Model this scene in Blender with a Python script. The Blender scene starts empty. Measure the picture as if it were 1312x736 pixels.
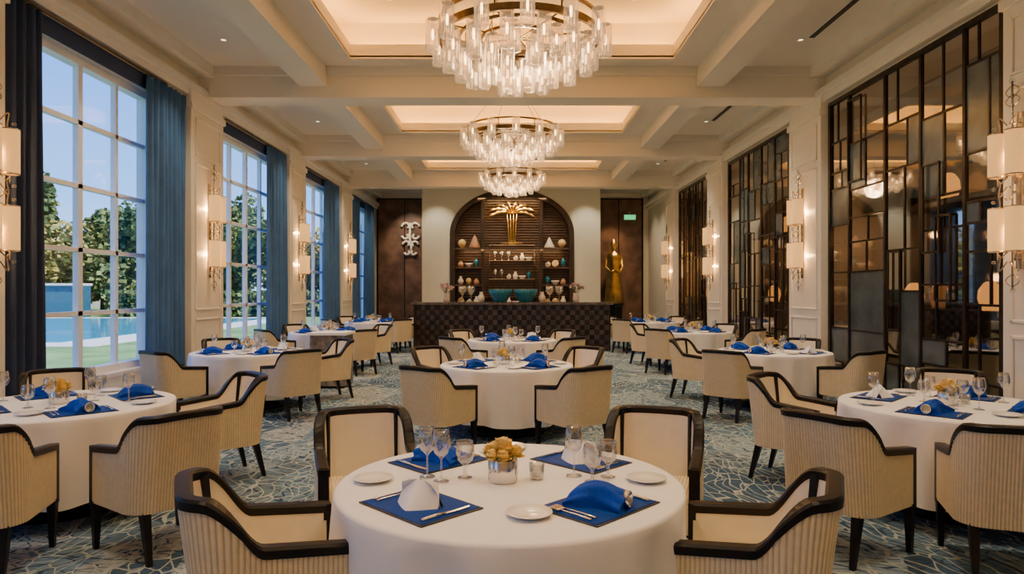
import bpy, math, random
from mathutils import Vector, Matrix
R=random.Random(11)
pi=math.pi
scene=bpy.context.scene

# ------------------------------------------------------------ materials
def newmat(name):
    m=bpy.data.materials.new(name); m.use_nodes=True
    nt=m.node_tree; nt.nodes.clear()
    out=nt.nodes.new('ShaderNodeOutputMaterial')
    return m,nt,out
def mat(name,col,rough=.5,metal=0.,var=.06,scale=6.,bump=0.,bscale=40.,emis=None,es=0.,spec=.5,sheen=0.,col2=None,detail=4):
    m,nt,out=newmat(name)
    b=nt.nodes.new('ShaderNodeBsdfPrincipled')
    nt.links.new(b.outputs[0],out.inputs[0])
    b.inputs['Roughness'].default_value=rough; b.inputs['Metallic'].default_value=metal
    b.inputs['Specular IOR Level'].default_value=spec
    if sheen: b.inputs['Sheen Weight'].default_value=sheen
    tc=nt.nodes.new('ShaderNodeTexCoord')
    n=nt.nodes.new('ShaderNodeTexNoise'); n.inputs['Scale'].default_value=scale; n.inputs['Detail'].default_value=detail
    nt.links.new(tc.outputs['Object'],n.inputs['Vector'])
    cr=nt.nodes.new('ShaderNodeValToRGB')
    c2=col2 or tuple(min(1,c*(1+var)) for c in col)
    c1=col if col2 else tuple(c*(1-var) for c in col)
    cr.color_ramp.elements[0].position=.35; cr.color_ramp.elements[1].position=.65
    cr.color_ramp.elements[0].color=(*c1,1); cr.color_ramp.elements[1].color=(*c2,1)
    nt.links.new(n.outputs['Fac'],cr.inputs[0]); nt.links.new(cr.outputs[0],b.inputs['Base Color'])
    if bump:
        n2=nt.nodes.new('ShaderNodeTexNoise'); n2.inputs['Scale'].default_value=bscale
        nt.links.new(tc.outputs['Object'],n2.inputs['Vector'])
        bp=nt.nodes.new('ShaderNodeBump'); bp.inputs['Strength'].default_value=bump; bp.inputs['Distance'].default_value=.01
        nt.links.new(n2.outputs['Fac'],bp.inputs['Height']); nt.links.new(bp.outputs[0],b.inputs['Normal'])
    if emis:
        b.inputs['Emission Color'].default_value=(*emis,1); b.inputs['Emission Strength'].default_value=es
    return m
def thin_glass(name,tint=(.97,.98,.98),base=.06,gain=.7,emis=None,es=0,rough=.02):
    m,nt,out=newmat(name)
    tr=nt.nodes.new('ShaderNodeBsdfTransparent'); tr.inputs[0].default_value=(*tint,1)
    gl=nt.nodes.new('ShaderNodeBsdfGlossy'); gl.inputs['Roughness'].default_value=rough
    lw=nt.nodes.new('ShaderNodeLayerWeight'); lw.inputs[0].default_value=.35
    ma=nt.nodes.new('ShaderNodeMath'); ma.operation='MULTIPLY_ADD'; ma.inputs[1].default_value=gain; ma.inputs[2].default_value=base; ma.use_clamp=True
    nt.links.new(lw.outputs['Facing'],ma.inputs[0])
    mx=nt.nodes.new('ShaderNodeMixShader')
    nt.links.new(ma.outputs[0],mx.inputs[0]); nt.links.new(tr.outputs[0],mx.inputs[1]); nt.links.new(gl.outputs[0],mx.inputs[2])
    last=mx
    if emis:
        em=nt.nodes.new('ShaderNodeEmission'); em.inputs[0].default_value=(*emis,1); em.inputs[1].default_value=es
        ad=nt.nodes.new('ShaderNodeAddShader')
        nt.links.new(mx.outputs[0],ad.inputs[0]); nt.links.new(em.outputs[0],ad.inputs[1]); last=ad
    nt.links.new(last.outputs[0],out.inputs[0])
    return m

M_cream=mat('cream_paint',(.80,.72,.57),.55,var=.02,scale=1.5)
M_ceil=mat('ceiling_paint',(.84,.79,.68),.6,var=.015,scale=1.)
M_white=mat('white_trim_paint',(.85,.81,.71),.4,var=.02)
M_wallpaper=mat('linen_wallcover',(.70,.69,.55),.7,var=.06,scale=60,bump=.2,bscale=120)
M_frame=mat('window_frame_white',(.86,.87,.87),.35,var=.02)
M_curt=mat('curtain_blue',(.055,.155,.36),.75,var=.12,scale=4)
M_curtd=mat('curtain_navy',(.022,.045,.12),.75,var=.12,scale=4)
M_dark=mat('espresso_wood',(.008,.006,.0055),.38,var=.2,scale=12,spec=.28)
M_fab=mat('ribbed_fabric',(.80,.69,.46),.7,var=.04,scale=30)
M_groove_shade=mat('ribbed_fabric_groove_shade',(.62,.51,.31),.8,var=.05,scale=30)  # darker copy of the fabric: shade between ribs put into the colour
M_leath=mat('cream_leather',(.86,.78,.62),.45,var=.03,scale=10)
M_cloth=mat('white_linen',(.90,.89,.87),.75,var=.015,scale=8,bump=.15,bscale=9)
M_blue=mat('royal_blue_linen',(.0,.055,.42),.6,var=.12,scale=20,bump=.3,bscale=60,spec=.2)
M_bluemat=mat('placemat_blue',(.002,.05,.30),.6,var=.1,scale=40,spec=.15)
M_matrim=mat('placemat_rim',(.012,.015,.03),.4)
M_china=mat('white_china',(.88,.86,.80),.12,var=.01)
M_silver=mat('polished_silver',(.75,.74,.72),.18,1.,var=.04)
M_nickel=mat('brushed_nickel',(.50,.45,.38),.25,1.,var=.05)
M_bronze=mat('antique_bronze',(.16,.11,.06),.3,1.,var=.15,scale=10)
M_grille=mat('grille_bronze',(.045,.034,.027),.32,.8,var=.2,scale=10)
M_gold=mat('gold_leaf',(.95,.60,.16),.28,1.,var=.1,scale=10)
M_goldd=mat('dark_gold_bronze',(.62,.37,.10),.35,1.,var=.25,scale=5)
M_petal=mat('yellow_petals',(.92,.62,.12),.55,var=.1,scale=20,col2=(.98,.80,.36))
M_stem=mat('leaf_green',(.09,.20,.05),.5,var=.2)
M_brown=mat('brown_leather_panel',(.075,.038,.024),.45,scale=2.5,col2=(.19,.10,.062),detail=8,bump=.3,bscale=8)
M_barw=mat('bar_dark_wood',(.034,.020,.014),.35,var=.25,scale=8)
M_slat=mat('bar_slat_wood',(.12,.068,.042),.4,var=.2,scale=8)
M_weave=mat('counter_weave_wood',(.07,.048,.038),.38,var=.25,scale=10)
M_stone=mat('dark_stone_top',(.14,.12,.11),.2,var=.3,scale=14)
M_black=mat('black_slot',(.01,.01,.01),.5)
M_teal=mat('teal_glaze',(.02,.18,.26),.15,var=.2,scale=12)
M_ivory=mat('ivory_ceramic',(.80,.72,.58),.3,var=.08,scale=20)
M_terr=mat('terracotta',(.50,.27,.14),.5,var=.15,scale=20)
M_ochre=mat('ochre_ceramic',(.62,.42,.16),.35,var=.15,scale=20)
M_pink=mat('pink_petals',(.65,.30,.32),.6,col2=(.85,.75,.7),scale=30)
M_amber=mat('amber_glass_glow',(.6,.28,.08),.2,emis=(1,.40,.08),es=2.2)
M_glass=thin_glass('clear_glass',base=.09,gain=.95)
M_smoke=thin_glass('smoked_glass',(.50,.48,.45),base=.15,gain=.7,rough=.03)
M_pane=thin_glass('window_pane',(.96,.98,1.),base=.02,gain=.25,rough=.0)
M_crys=thin_glass('fluted_crystal',(.82,.75,.66),base=.15,gain=.6,emis=(1,.66,.36),es=.22,rough=.12)
M_frost=mat('frosted_glass_panel',(.12,.15,.165),.2,.45,var=.25,scale=3)
M_bulb=mat('bulb_glow',(1,.85,.6),.5,emis=(1,.62,.26),es=12.)
M_shade=mat('lamp_shade_fabric',(.62,.42,.20),.8,var=.03,scale=60,emis=(1,.50,.15),es=.9)
M_down=mat('downlight_lens',(1,.9,.8),.5,emis=(1,.85,.65),es=2.5)
M_exit=mat('exit_sign_green',(.02,.5,.12),.5,emis=(.08,.9,.3),es=1.)
M_mirror=mat('smoked_mirror',(.20,.175,.15),.10,1.,var=.35,scale=1.3)
M_niche=mat('niche_wood',(.05,.032,.022),.35,var=.3,scale=5)
M_lawn=mat('lawn_grass',(.09,.22,.05),.9,scale=.8,col2=(.20,.33,.10))
M_path=mat('stone_path',(.60,.59,.55),.8,var=.1)
M_poolb=mat('pool_wall_blue',(.02,.10,.16),.5,var=.1)
M_water=mat('pool_water',(.06,.42,.62),.08,var=.1)
M_leaf=mat('tree_foliage',(.035,.085,.02),.7,scale=1.2,col2=(.19,.23,.06))
M_leafy=mat('tree_foliage_autumn',(.16,.17,.03),.7,scale=1.2,col2=(.46,.36,.09))
M_bark=mat('tree_bark',(.08,.05,.03),.9,var=.3)
M_bld=mat('distant_building',(.5,.47,.42),.8)
M_station=mat('server_station_marble',(.10,.07,.05),.35,scale=9,col2=(.32,.27,.22),detail=8)

def carpet():
    m,nt,out=newmat('patterned_carpet')
    N=nt.nodes.new; L=nt.links.new
    b=N('ShaderNodeBsdfPrincipled'); b.inputs['Roughness'].default_value=.95; b.inputs['Specular IOR Level'].default_value=.1
    L(b.outputs[0],out.inputs[0])
    tc=N('ShaderNodeTexCoord')
    nz=N('ShaderNodeTexNoise'); nz.inputs['Scale'].default_value=1.0; nz.inputs['Detail'].default_value=1.5
    L(tc.outputs['Object'],nz.inputs['Vector'])
    vm=N('ShaderNodeVectorMath'); vm.operation='MULTIPLY_ADD'; vm.inputs[1].default_value=(.9,.9,0)
    L(nz.outputs['Color'],vm.inputs[0]); L(tc.outputs['Object'],vm.inputs[2])
    mp=N('ShaderNodeMapping'); mp.inputs['Scale'].default_value=(2.3,1.0,1); mp.inputs['Rotation'].default_value=(0,0,.8)
    L(vm.outputs[0],mp.inputs[0])
    v=N('ShaderNodeTexVoronoi'); v.inputs['Scale'].default_value=1.; L(mp.outputs[0],v.inputs['Vector'])
    ve=N('ShaderNodeTexVoronoi'); ve.feature='DISTANCE_TO_EDGE'; L(mp.outputs[0],ve.inputs['Vector'])
    sep=N('ShaderNodeSeparateColor'); L(v.outputs['Color'],sep.inputs[0])
    cr=N('ShaderNodeValToRGB'); cr.color_ramp.interpolation='CONSTANT'
    cols=[(0,(.05,.105,.17)),(.2,(.13,.225,.31)),(.38,(.085,.16,.24)),(.55,(.22,.31,.37)),(.72,(.12,.185,.24)),(.88,(.29,.33,.335))]
    e=cr.color_ramp.elements
    e[0].position=0; e[0].color=(*cols[0][1],1); e[1].position=cols[1][0]; e[1].color=(*cols[1][1],1)
    for p,c in cols[2:]:
        x=e.new(p); x.color=(*c,1)
    L(sep.outputs[0],cr.inputs[0])
    mp2=N('ShaderNodeMapping'); mp2.inputs['Scale'].default_value=(.9,2.4,1); mp2.inputs['Rotation'].default_value=(0,0,.5)
    L(vm.outputs[0],mp2.inputs[0])
    v2=N('ShaderNodeTexVoronoi'); v2.feature='DISTANCE_TO_EDGE'; L(mp2.outputs[0],v2.inputs['Vector'])
    r2=N('ShaderNodeValToRGB'); r2.color_ramp.elements[0].position=.03; r2.color_ramp.elements[1].position=.05
    r2.color_ramp.elements[0].color=(1,1,1,1); r2.color_ramp.elements[1].color=(0,0,0,1)
    L(v2.outputs['Distance'],r2.inputs[0])
    mx=N('ShaderNodeMix'); mx.data_type='RGBA'; mx.inputs[7].default_value=(.035,.065,.11,1)
    L(r2.outputs[0],mx.inputs[0]); L(cr.outputs[0],mx.inputs[6])
    er=N('ShaderNodeValToRGB'); er.color_ramp.elements[0].position=.035; er.color_ramp.elements[1].position=.055
    er.color_ramp.elements[0].color=(1,1,1,1); er.color_ramp.elements[1].color=(0,0,0,1)
    L(ve.outputs['Distance'],er.inputs[0])
    m2=N('ShaderNodeMix'); m2.data_type='RGBA'; m2.inputs[7].default_value=(.36,.40,.385,1)
    L(er.outputs[0],m2.inputs[0]); L(mx.outputs[2],m2.inputs[6])
    n3=N('ShaderNodeTexNoise'); n3.inputs['Scale'].default_value=22; n3.inputs['Detail'].default_value=6; L(tc.outputs['Object'],n3.inputs['Vector'])
    m3=N('ShaderNodeMix'); m3.data_type='RGBA'; m3.blend_type='OVERLAY'; m3.inputs[0].default_value=.5
    L(m2.outputs[2],m3.inputs[6]); L(n3.outputs['Fac'],m3.inputs[7])
    L(m3.outputs[2],b.inputs['Base Color'])
    return m
M_carpet=carpet()

# ------------------------------------------------------------ mesh builder
class MB:
    def __init__(s): s.v=[];s.f=[];s.m=[];s.s=[];s.mats=[]
    def add(s,vs,fs,mt,smooth=False,M=None):
        if mt not in s.mats: s.mats.append(mt)
        k=s.mats.index(mt); o=len(s.v)
        if M is not None: vs=[M@Vector(v) for v in vs]
        s.v+= [tuple(v) for v in vs]
        for f in fs:
            s.f.append(tuple(i+o for i in f)); s.m.append(k); s.s.append(smooth)
    def box(s,a,b,mt,M=None):
        x0,y0,z0=a; x1,y1,z1=b
        vs=[(x0,y0,z0),(x1,y0,z0),(x1,y1,z0),(x0,y1,z0),(x0,y0,z1),(x1,y0,z1),(x1,y1,z1),(x0,y1,z1)]
        s.add(vs,[(0,3,2,1),(4,5,6,7),(0,1,5,4),(1,2,6,5),(2,3,7,6),(3,0,4,7)],mt,False,M)
    def frust(s,c0,s0,c1,s1,mt,M=None):
        vs=[]
        for c,h in((c0,s0),(c1,s1)):
            for dx,dy in((-1,-1),(1,-1),(1,1),(-1,1)): vs.append((c[0]+dx*h,c[1]+dy*h,c[2]))
        s.add(vs,[(0,3,2,1),(4,5,6,7),(0,1,5,4),(1,2,6,5),(2,3,7,6),(3,0,4,7)],mt,False,M)
    def lathe(s,prof,mt,seg=24,c=(0,0,0),M=None,smooth=True,mod=None):
        vs=[];rings=[]
        for r,z in prof:
            if r<1e-6: rings.append([len(vs)]); vs.append((c[0],c[1],c[2]+z))
            else:
                ring=[]
                for i in range(seg):
                    a=2*pi*i/seg; rr=r*(mod(a,z) if mod else 1)
                    ring.append(len(vs)); vs.append((c[0]+rr*math.cos(a),c[1]+rr*math.sin(a),c[2]+z))
                rings.append(ring)
        fs=[]
        for A,B in zip(rings,rings[1:]):
            for i in range(seg):
                j=(i+1)%seg
                if len(A)==1 and len(B)==1: continue
                if len(A)==1: fs.append((A[0],B[j],B[i]))
                elif len(B)==1: fs.append((A[i],A[j],B[0]))
                else: fs.append((A[i],A[j],B[j],B[i]))
        s.add(vs,fs,mt,smooth,M)
    def tube(s,pts,r,mt,seg=8,M=None,smooth=True):
        pts=[Vector(p) for p in pts]; n=len(pts)
        rs=r if isinstance(r,(list,tuple)) else [r]*n
        vs=[];up=None
        for i,p in enumerate(pts):
            t=(pts[min(i+1,n-1)]-pts[max(i-1,0)]).normalized()
            if up is None:
                up=Vector((0,0,1)) if abs(t.z)<.9 else Vector((1,0,0))
            up=(up-t*up.dot(t)).normalized(); w=t.cross(up)
            for k in range(seg):
                a=2*pi*k/seg; vs.append(p+(up*math.cos(a)+w*math.sin(a))*rs[i])
        fs=[]
        for i in range(n-1):
            for k in range(seg):
                j=(k+1)%seg; fs.append((i*seg+k,i*seg+j,(i+1)*seg+j,(i+1)*seg+k))
        fs.append(tuple(range(seg))[::-1]); fs.append(tuple((n-1)*seg+k for k in range(seg)))
        s.add(vs,fs,mt,smooth,M)
    def mesh(s,name):
        me=bpy.data.meshes.new(name); me.from_pydata(s.v,[],s.f)
        for m in s.mats: me.materials.append(m)
        me.polygons.foreach_set('material_index',s.m); me.polygons.foreach_set('use_smooth',s.s)
        me.update(); return me
    def obj(s,name,loc=(0,0,0),rz=0,bevel=0):
        return put(s.mesh(name),name,loc,rz,bevel)
def put(me,name,loc=(0,0,0),rz=0,bevel=0,sc=1,parent=None):
    o=bpy.data.objects.new(name,me); scene.collection.objects.link(o)
    o.location=loc; o.rotation_euler=(0,0,rz); o.scale=(sc,sc,sc)
    if bevel:
        b=o.modifiers.new('bevel','BEVEL'); b.width=bevel; b.segments=2; b.limit_method='ANGLE'
    if parent: o.parent=parent
    return o

# ------------------------------------------------------------ room shell
Y0,Y1,ZC=-3.0,25.0,5.15
W=5.0; XR=5.9
wins=[(-2.4,.6),(2.1,5.1),(6.65,9.65),(11.75,14.75),(16.3,19.3),(21.0,24.0)]
ZB,ZT=.55,4.35
f=MB(); f.box((-5.3,Y0-.3,-.2),(XR,Y1+.3,0),M_carpet); f.obj('floor')
w=MB()
prev=Y0
for a,b in wins:
    w.box((-5.3,prev,0),(-5,a,ZC),M_cream); w.box((-5.3,a,0),(-5,b,ZB),M_white); w.box((-5.3,a,ZT),(-5,b,ZC),M_cream); prev=b
w.box((-5.3,prev,0),(-5,Y1,ZC),M_cream); w.obj('wall_left')
gr=[(2.1,5.2),(6.85,10.65),(12.15,15.6),(17.2,20.2)]
w=MB(); prev=Y0; GZ0,GZ1=.14,4.5
for a,b in gr:
    w.box((5,prev,0),(XR,a,ZC),M_cream); w.box((5,a,0),(XR,b,GZ0),M_cream); w.box((5,a,GZ1),(XR,b,ZC),M_cream)
    w.box((XR-.12,a,GZ0),(XR,b,GZ1),M_mirror); prev=b
w.box((5,prev,0),(XR,Y1,ZC),M_cream); w.obj('wall_right')
w=MB(); w.box((-5.3,Y1,0),(XR,Y1+.3,ZC),M_cream); w.obj('wall_back')
w=MB(); w.box((-5.3,Y0-.3,0),(XR,Y0,ZC),M_cream); w.obj('wall_front')

bays=[(-2.3,.7),(2.2,5.5),(7.0,10.35),(11.9,15.2),(16.7,19.85)]
TX=2.45; c=MB()
c.box((-5.3,Y0-.3,ZC),(-TX,Y1+.3,ZC+.12),M_ceil); c.box((TX,Y0-.3,ZC),(XR,Y1+.3,ZC+.12),M_ceil)
prev=Y0-.3
for a,b in bays:
    c.box((-TX,prev,ZC),(TX,a,ZC+.12),M_ceil); prev=b
c.box((-TX,prev,ZC),(TX,Y1+.3,ZC+.12),M_ceil)
CVD=.28
for a,b in bays:
    X=TX+CVD; A=a-CVD; B=b+CVD; z0=ZC+.12; z1=ZC+.60
    c.box((-X-.1,A-.1,z1),(X+.1,B+.1,z1+.1),M_ceil)
    c.box((-X-.1,A-.1,z0),(-X,B+.1,z1),M_ceil); c.box((X,A-.1,z0),(X+.1,B+.1,z1),M_ceil)
    c.box((-X,A-.1,z0),(X,A,z1),M_ceil); c.box((-X,B,z0),(X,B+.1,z1),M_ceil)
    for (p,q) in (((-TX-.03,a-.03,ZC+.12),(-TX,b+.03,ZC+.17)),((TX,a-.03,ZC+.12),(TX+.03,b+.03,ZC+.17)),((-TX,a-.03,ZC+.12),(TX,a,ZC+.17)),((-TX,b,ZC+.12),(TX,b+.03,ZC+.17))):
        c.box(p,q,M_ceil)
    for t,h in((.09,.05),(.16,.025)):
        for (p,q) in (((-TX-t,a-t,ZC-h),(-TX,b+t,ZC)),((TX,a-t,ZC-h),(TX+t,b+t,ZC)),((-TX,a-t,ZC-h),(TX,a,ZC)),((-TX,b,ZC-h),(TX,b+t,ZC))):
            c.box(p,q,M_ceil)
c.obj('ceiling')
def area(name,loc,sx,sy,e,col,rot=(0,0,0)):
    l=bpy.data.lights.new(name,'AREA'); l.shape='RECTANGLE'; l.size=sx; l.size_y=sy; l.energy=e; l.color=col
    o=bpy.data.objects.new(name,l); scene.collection.objects.link(o); o.location=loc; o.rotation_euler=rot
    return o
WARM=(1,.60,.26); COVE=(1,.42,.06)
for a,b in bays:
    z=ZC+.135; L=b-a; up=(pi,0,0)
    for sx in(-1,1):
        area('cove_light',(sx*(TX+.155),(a+b)/2,z),.16,L,30,COVE,up)
    area('cove_light',(0,a-.155,z),2*TX,.16,40,COVE,up)
    area('cove_light',(0,b+.155,z),2*TX,.16,40,COVE,up)
bm=[(1.0,1.5),(6.1,6.6),(10.9,11.4),(15.7,16.2),(20.3,20.75)]
t=MB()
for a,b in bm:
    t.box((-5,a,4.67),(5,b,ZC),M_ceil)
    t.box((-5,a-.06,ZC-.14),(5,b+.06,ZC),M_ceil)
t.obj('ceiling_beam_cross')
t=MB()
for sx in(-1,1):
    prev=Y0
    for a,b in bm+[(Y1-4,Y1)]:
        if a>20.8: break
        x0,x1=sorted((sx*2.95,sx*3.38))
        t.box((x0,prev,4.84),(x1,a,ZC),M_ceil); prev=b
t.obj('ceiling_beam_long')
for sx,nm in((-1,'left'),(1,'right')):
    t=MB()
    for d,z0,z1 in((.10,4.56,4.66),(.16,4.66,4.76),(.26,4.98,5.15)):
        x0,x1=sorted((sx*(5-d),sx*5)); t.box((x0,Y0,z0),(x1,Y1,z1),M_white)
    t.obj('trim_crown_'+nm)
pilL=[(.9,1.9),(5.35,6.55),(10.35,11.5),(14.95,16.1),(19.5,20.8)]
pilR=[(.9,1.9),(5.4,6.76),(10.75,11.98),(15.8,17.0),(20.4,21.6)]
for sx,nm,pl in((-1,'left',pilL),(1,'right',pilR)):
    for a,b in pl:
        t=MB(); F=4.86
        x0,x1=sorted((sx*F,sx*5)); t.box((x0,a,0),(x1,b,4.67),M_white)
        x0,x1=sorted((sx*(F-.03),sx*5)); t.box((x0,a-.02,0),(x1,b+.02,.22),M_white); t.box((x0,a-.03,4.35),(x1,b+.03,4.45),M_white)
        m=.12
        for z0,z1 in((.35,1.15),(1.27,3.55),(3.67,4.25)):
            x0,x1=sorted((sx*(F-.02),sx*F)); k=.035
            t.box((x0,a+m,z0),(x1,a+m+k,z1),M_white); t.box((x0,b-m-k,z0),(x1,b-m,z1),M_white)
            t.box((x0,a+m,z0),(x1,b-m,z0+k),M_white); t.box((x0,a+m,z1-k),(x1,b-m,z1),M_white)
        t.obj('trim_pilaster',bevel=.008)
    t=MB(); x0,x1=sorted((sx*4.97,sx*5))
    t.box((x0,Y0,0),(x1,.9,.14),M_white); t.box((x0,21.6,0),(x1,Y1,.14),M_white)
    t.obj('baseboard_'+nm)
for i,(a,b) in enumerate(wins):
    t=MB(); x0,x1=-5.24,-5.14
    k=.09
    t.box((x0-.02,a,ZB),(x1+.02,a+k,ZT),M_frame); t.box((x0-.02,b-k,ZB),(x1+.02,b,ZT),M_frame)
    t.box((x0-.02,a,ZB),(x1+.02,b,ZB+k),M_frame); t.box((x0-.02,a,ZT-k),(x1+.02,b,ZT),M_frame)
    for j in range(1,4):
        y=a+(b-a)*j/4; h=.028 if j!=2 else .042
        t.box((x0+.02,y-h,ZB),(x1-.01,y+h,ZT),M_frame)
    for j in range(1,5):
        z=ZB+(ZT-ZB)*j/5; t.box((x0+.02,a,z-.027),(x1-.01,b,z+.027),M_frame)
    t.box((-5.0,a-.05,ZB-.05),(-4.99,b+.05,ZB),M_frame)
    t.add([(-5.19,a,ZB),(-5.19,b,ZB),(-5.19,b,ZT),(-5.19,a,ZT)],[(0,1,2,3)],M_pane)
    t.obj('window_%d'%(i+1))
def curtain(y0,y1,mt,z0=.02,z1=4.5,pitch=.13,xc=-4.91,name='curtain'):
    t=MB(); n=int((y1-y0)/pitch*8); rows=10; vs=[];fs=[]
    ph=R.random()*6
    for j in range(rows+1):
        fz=j/rows; z=z0+(z1-z0)*fz
        for i in range(n+1):
            y=y0+(y1-y0)*i/n
            s=math.sin(2*pi*(y-y0)/pitch+ph+.5*math.sin(y*5+fz*1.2))
            amp=.045*(1-.25*fz)
            vs.append((xc+amp*s+.012*math.sin(y*17+fz*3),y+.01*math.sin(fz*4+y*9),z))
    for j in range(rows):
        for i in range(n):
            q=j*(n+1)+i; fs.append((q,q+1,q+n+2,q+n+1))
    t.add(vs,fs,mt,True)
    o=t.obj(name); s=o.modifiers.new('s','SOLIDIFY'); s.thickness=.008
curtain(6.60,7.15,M_curtd); curtain(9.2,10.25,M_curt)
curtain(13.7,14.85,M_curt); curtain(17.9,19.4,M_curt); curtain(20.9,22.0,M_curt); curtain(22.8,24.2,M_curt)
curtain(2.0,2.8,M_curt); curtain(4.4,5.2,M_curt)
t=MB()
for a,b in wins[1:]:
    t.tube([(-4.91,a-.05,4.52),(-4.91,b+.05,4.52)],.018,M_bronze)
    t.box((-5.0,a-.02,ZT-.02),(-4.985,b+.02,ZT+.18),M_curtd)
t.obj('curtain_rod')

def lm(name,prof,mt,seg=20,mod=None):
    t=MB(); t.lathe(prof,mt,seg,mod=mod); return t.mesh(name)
O_cone=lm('decorative_cone',[(0,0),(.16,0),(.17,.03),(.12,.16),(.05,.33),(0,.40)],M_terr)
O_cone2=lm('decorative_cone',[(0,0),(.15,0),(.16,.03),(.10,.14),(.04,.28),(0,.33)],M_ivory)
O_vase=lm('vase',[(0,0),(.06,0),(.11,.08),(.12,.16),(.06,.26),(.05,.30),(.07,.34),(.05,.335)],M_ivory)
O_vase2=lm('vase',[(0,0),(.07,0),(.12,.06),(.10,.16),(.05,.22),(.06,.25)],M_terr)
O_vase3=lm('vase',[(0,0),(.05,0),(.07,.10),(.10,.2),(.09,.28),(.04,.32),(.05,.36)],M_teal)
O_sph=lm('decorative_sphere',[(0,0),(.05,0),(.05,.02),(.09,.05),(.12,.12),(.12,.17),(.08,.24),(0,.27)],M_ochre)
O_bowl=lm('serving_bowl',[(0,0),(.07,0),(.08,.02),(.15,.10),(.17,.16),(.155,.155),(.13,.08),(0,.04)],M_ivory)
O_tbowl=lm('teal_bowl',[(0,0),(.16,0),(.18,.03),(.29,.22),(.32,.34),(.30,.335),(.24,.18),(0,.05)],M_teal,32)
t=MB(); t.lathe([(0,0),(.06,0),(.07,.012),(.14,.03),(.135,.036),(.05,.016),(0,.014)],M_ochre,24,M=Matrix.Translation((0,.03,.145))@Matrix.Rotation(pi/2-.2,4,'X'))
t.box((-.05,-.02,0),(.05,.07,.012),M_barw); O_plate=t.mesh('display_plate')
O_lamp=lm('amber_lantern',[(0,0),(.09,0),(.10,.03),(.13,.14),(.12,.24),(.07,.32),(.04,.34),(0,.34)],M_amber,20)
O_bot=lm('wine_bottle',[(0,0),(.038,0),(.038,.19),(.03,.22),(.014,.25),(.013,.31),(0,.31)],mat('bottle_green',(.015,.03,.012),.1),16)
t=MB()
pts=[(math.cos(u*4.5*pi)*(.01+.09*u),.0+.03*math.sin(u*9),.11+math.sin(u*4.5*pi)*(.01+.08*u)) for u in [i/40 for i in range(41)]]
t.tube(pts,[.012+.022*(i/40) for i in range(41)],M_ivory,8); O_shell=t.mesh('nautilus_shell')
def gl(prof,name): 
    t=MB(); t.lathe(prof,M_glass,24); return t.mesh(name)
G_wine=gl([(0,.004),(.036,.002),(.034,.005),(.006,.012),(.004,.03),(.004,.095),(.010,.105),(.030,.125),(.041,.155),(.040,.185),(.033,.225),(.0315,.225),(.038,.185),(.039,.156),(.028,.128),(0,.109)],'wine_glass')
G_water=gl([(0,.004),(.034,.002),(.032,.005),(.007,.012),(.006,.05),(.012,.06),(.034,.08),(.043,.11),(.041,.14),(.036,.165),(.0345,.165),(.039,.14),(.041,.11),(.032,.084),(0,.066)],'water_goblet')
G_big=gl([(0,.0),(.08,0),(.08,.01),(.02,.03),(.015,.18),(.05,.22),(.11,.30),(.11,.42),(.105,.42),(.10,.30),(0,.22)],'crystal_goblet')

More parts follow.
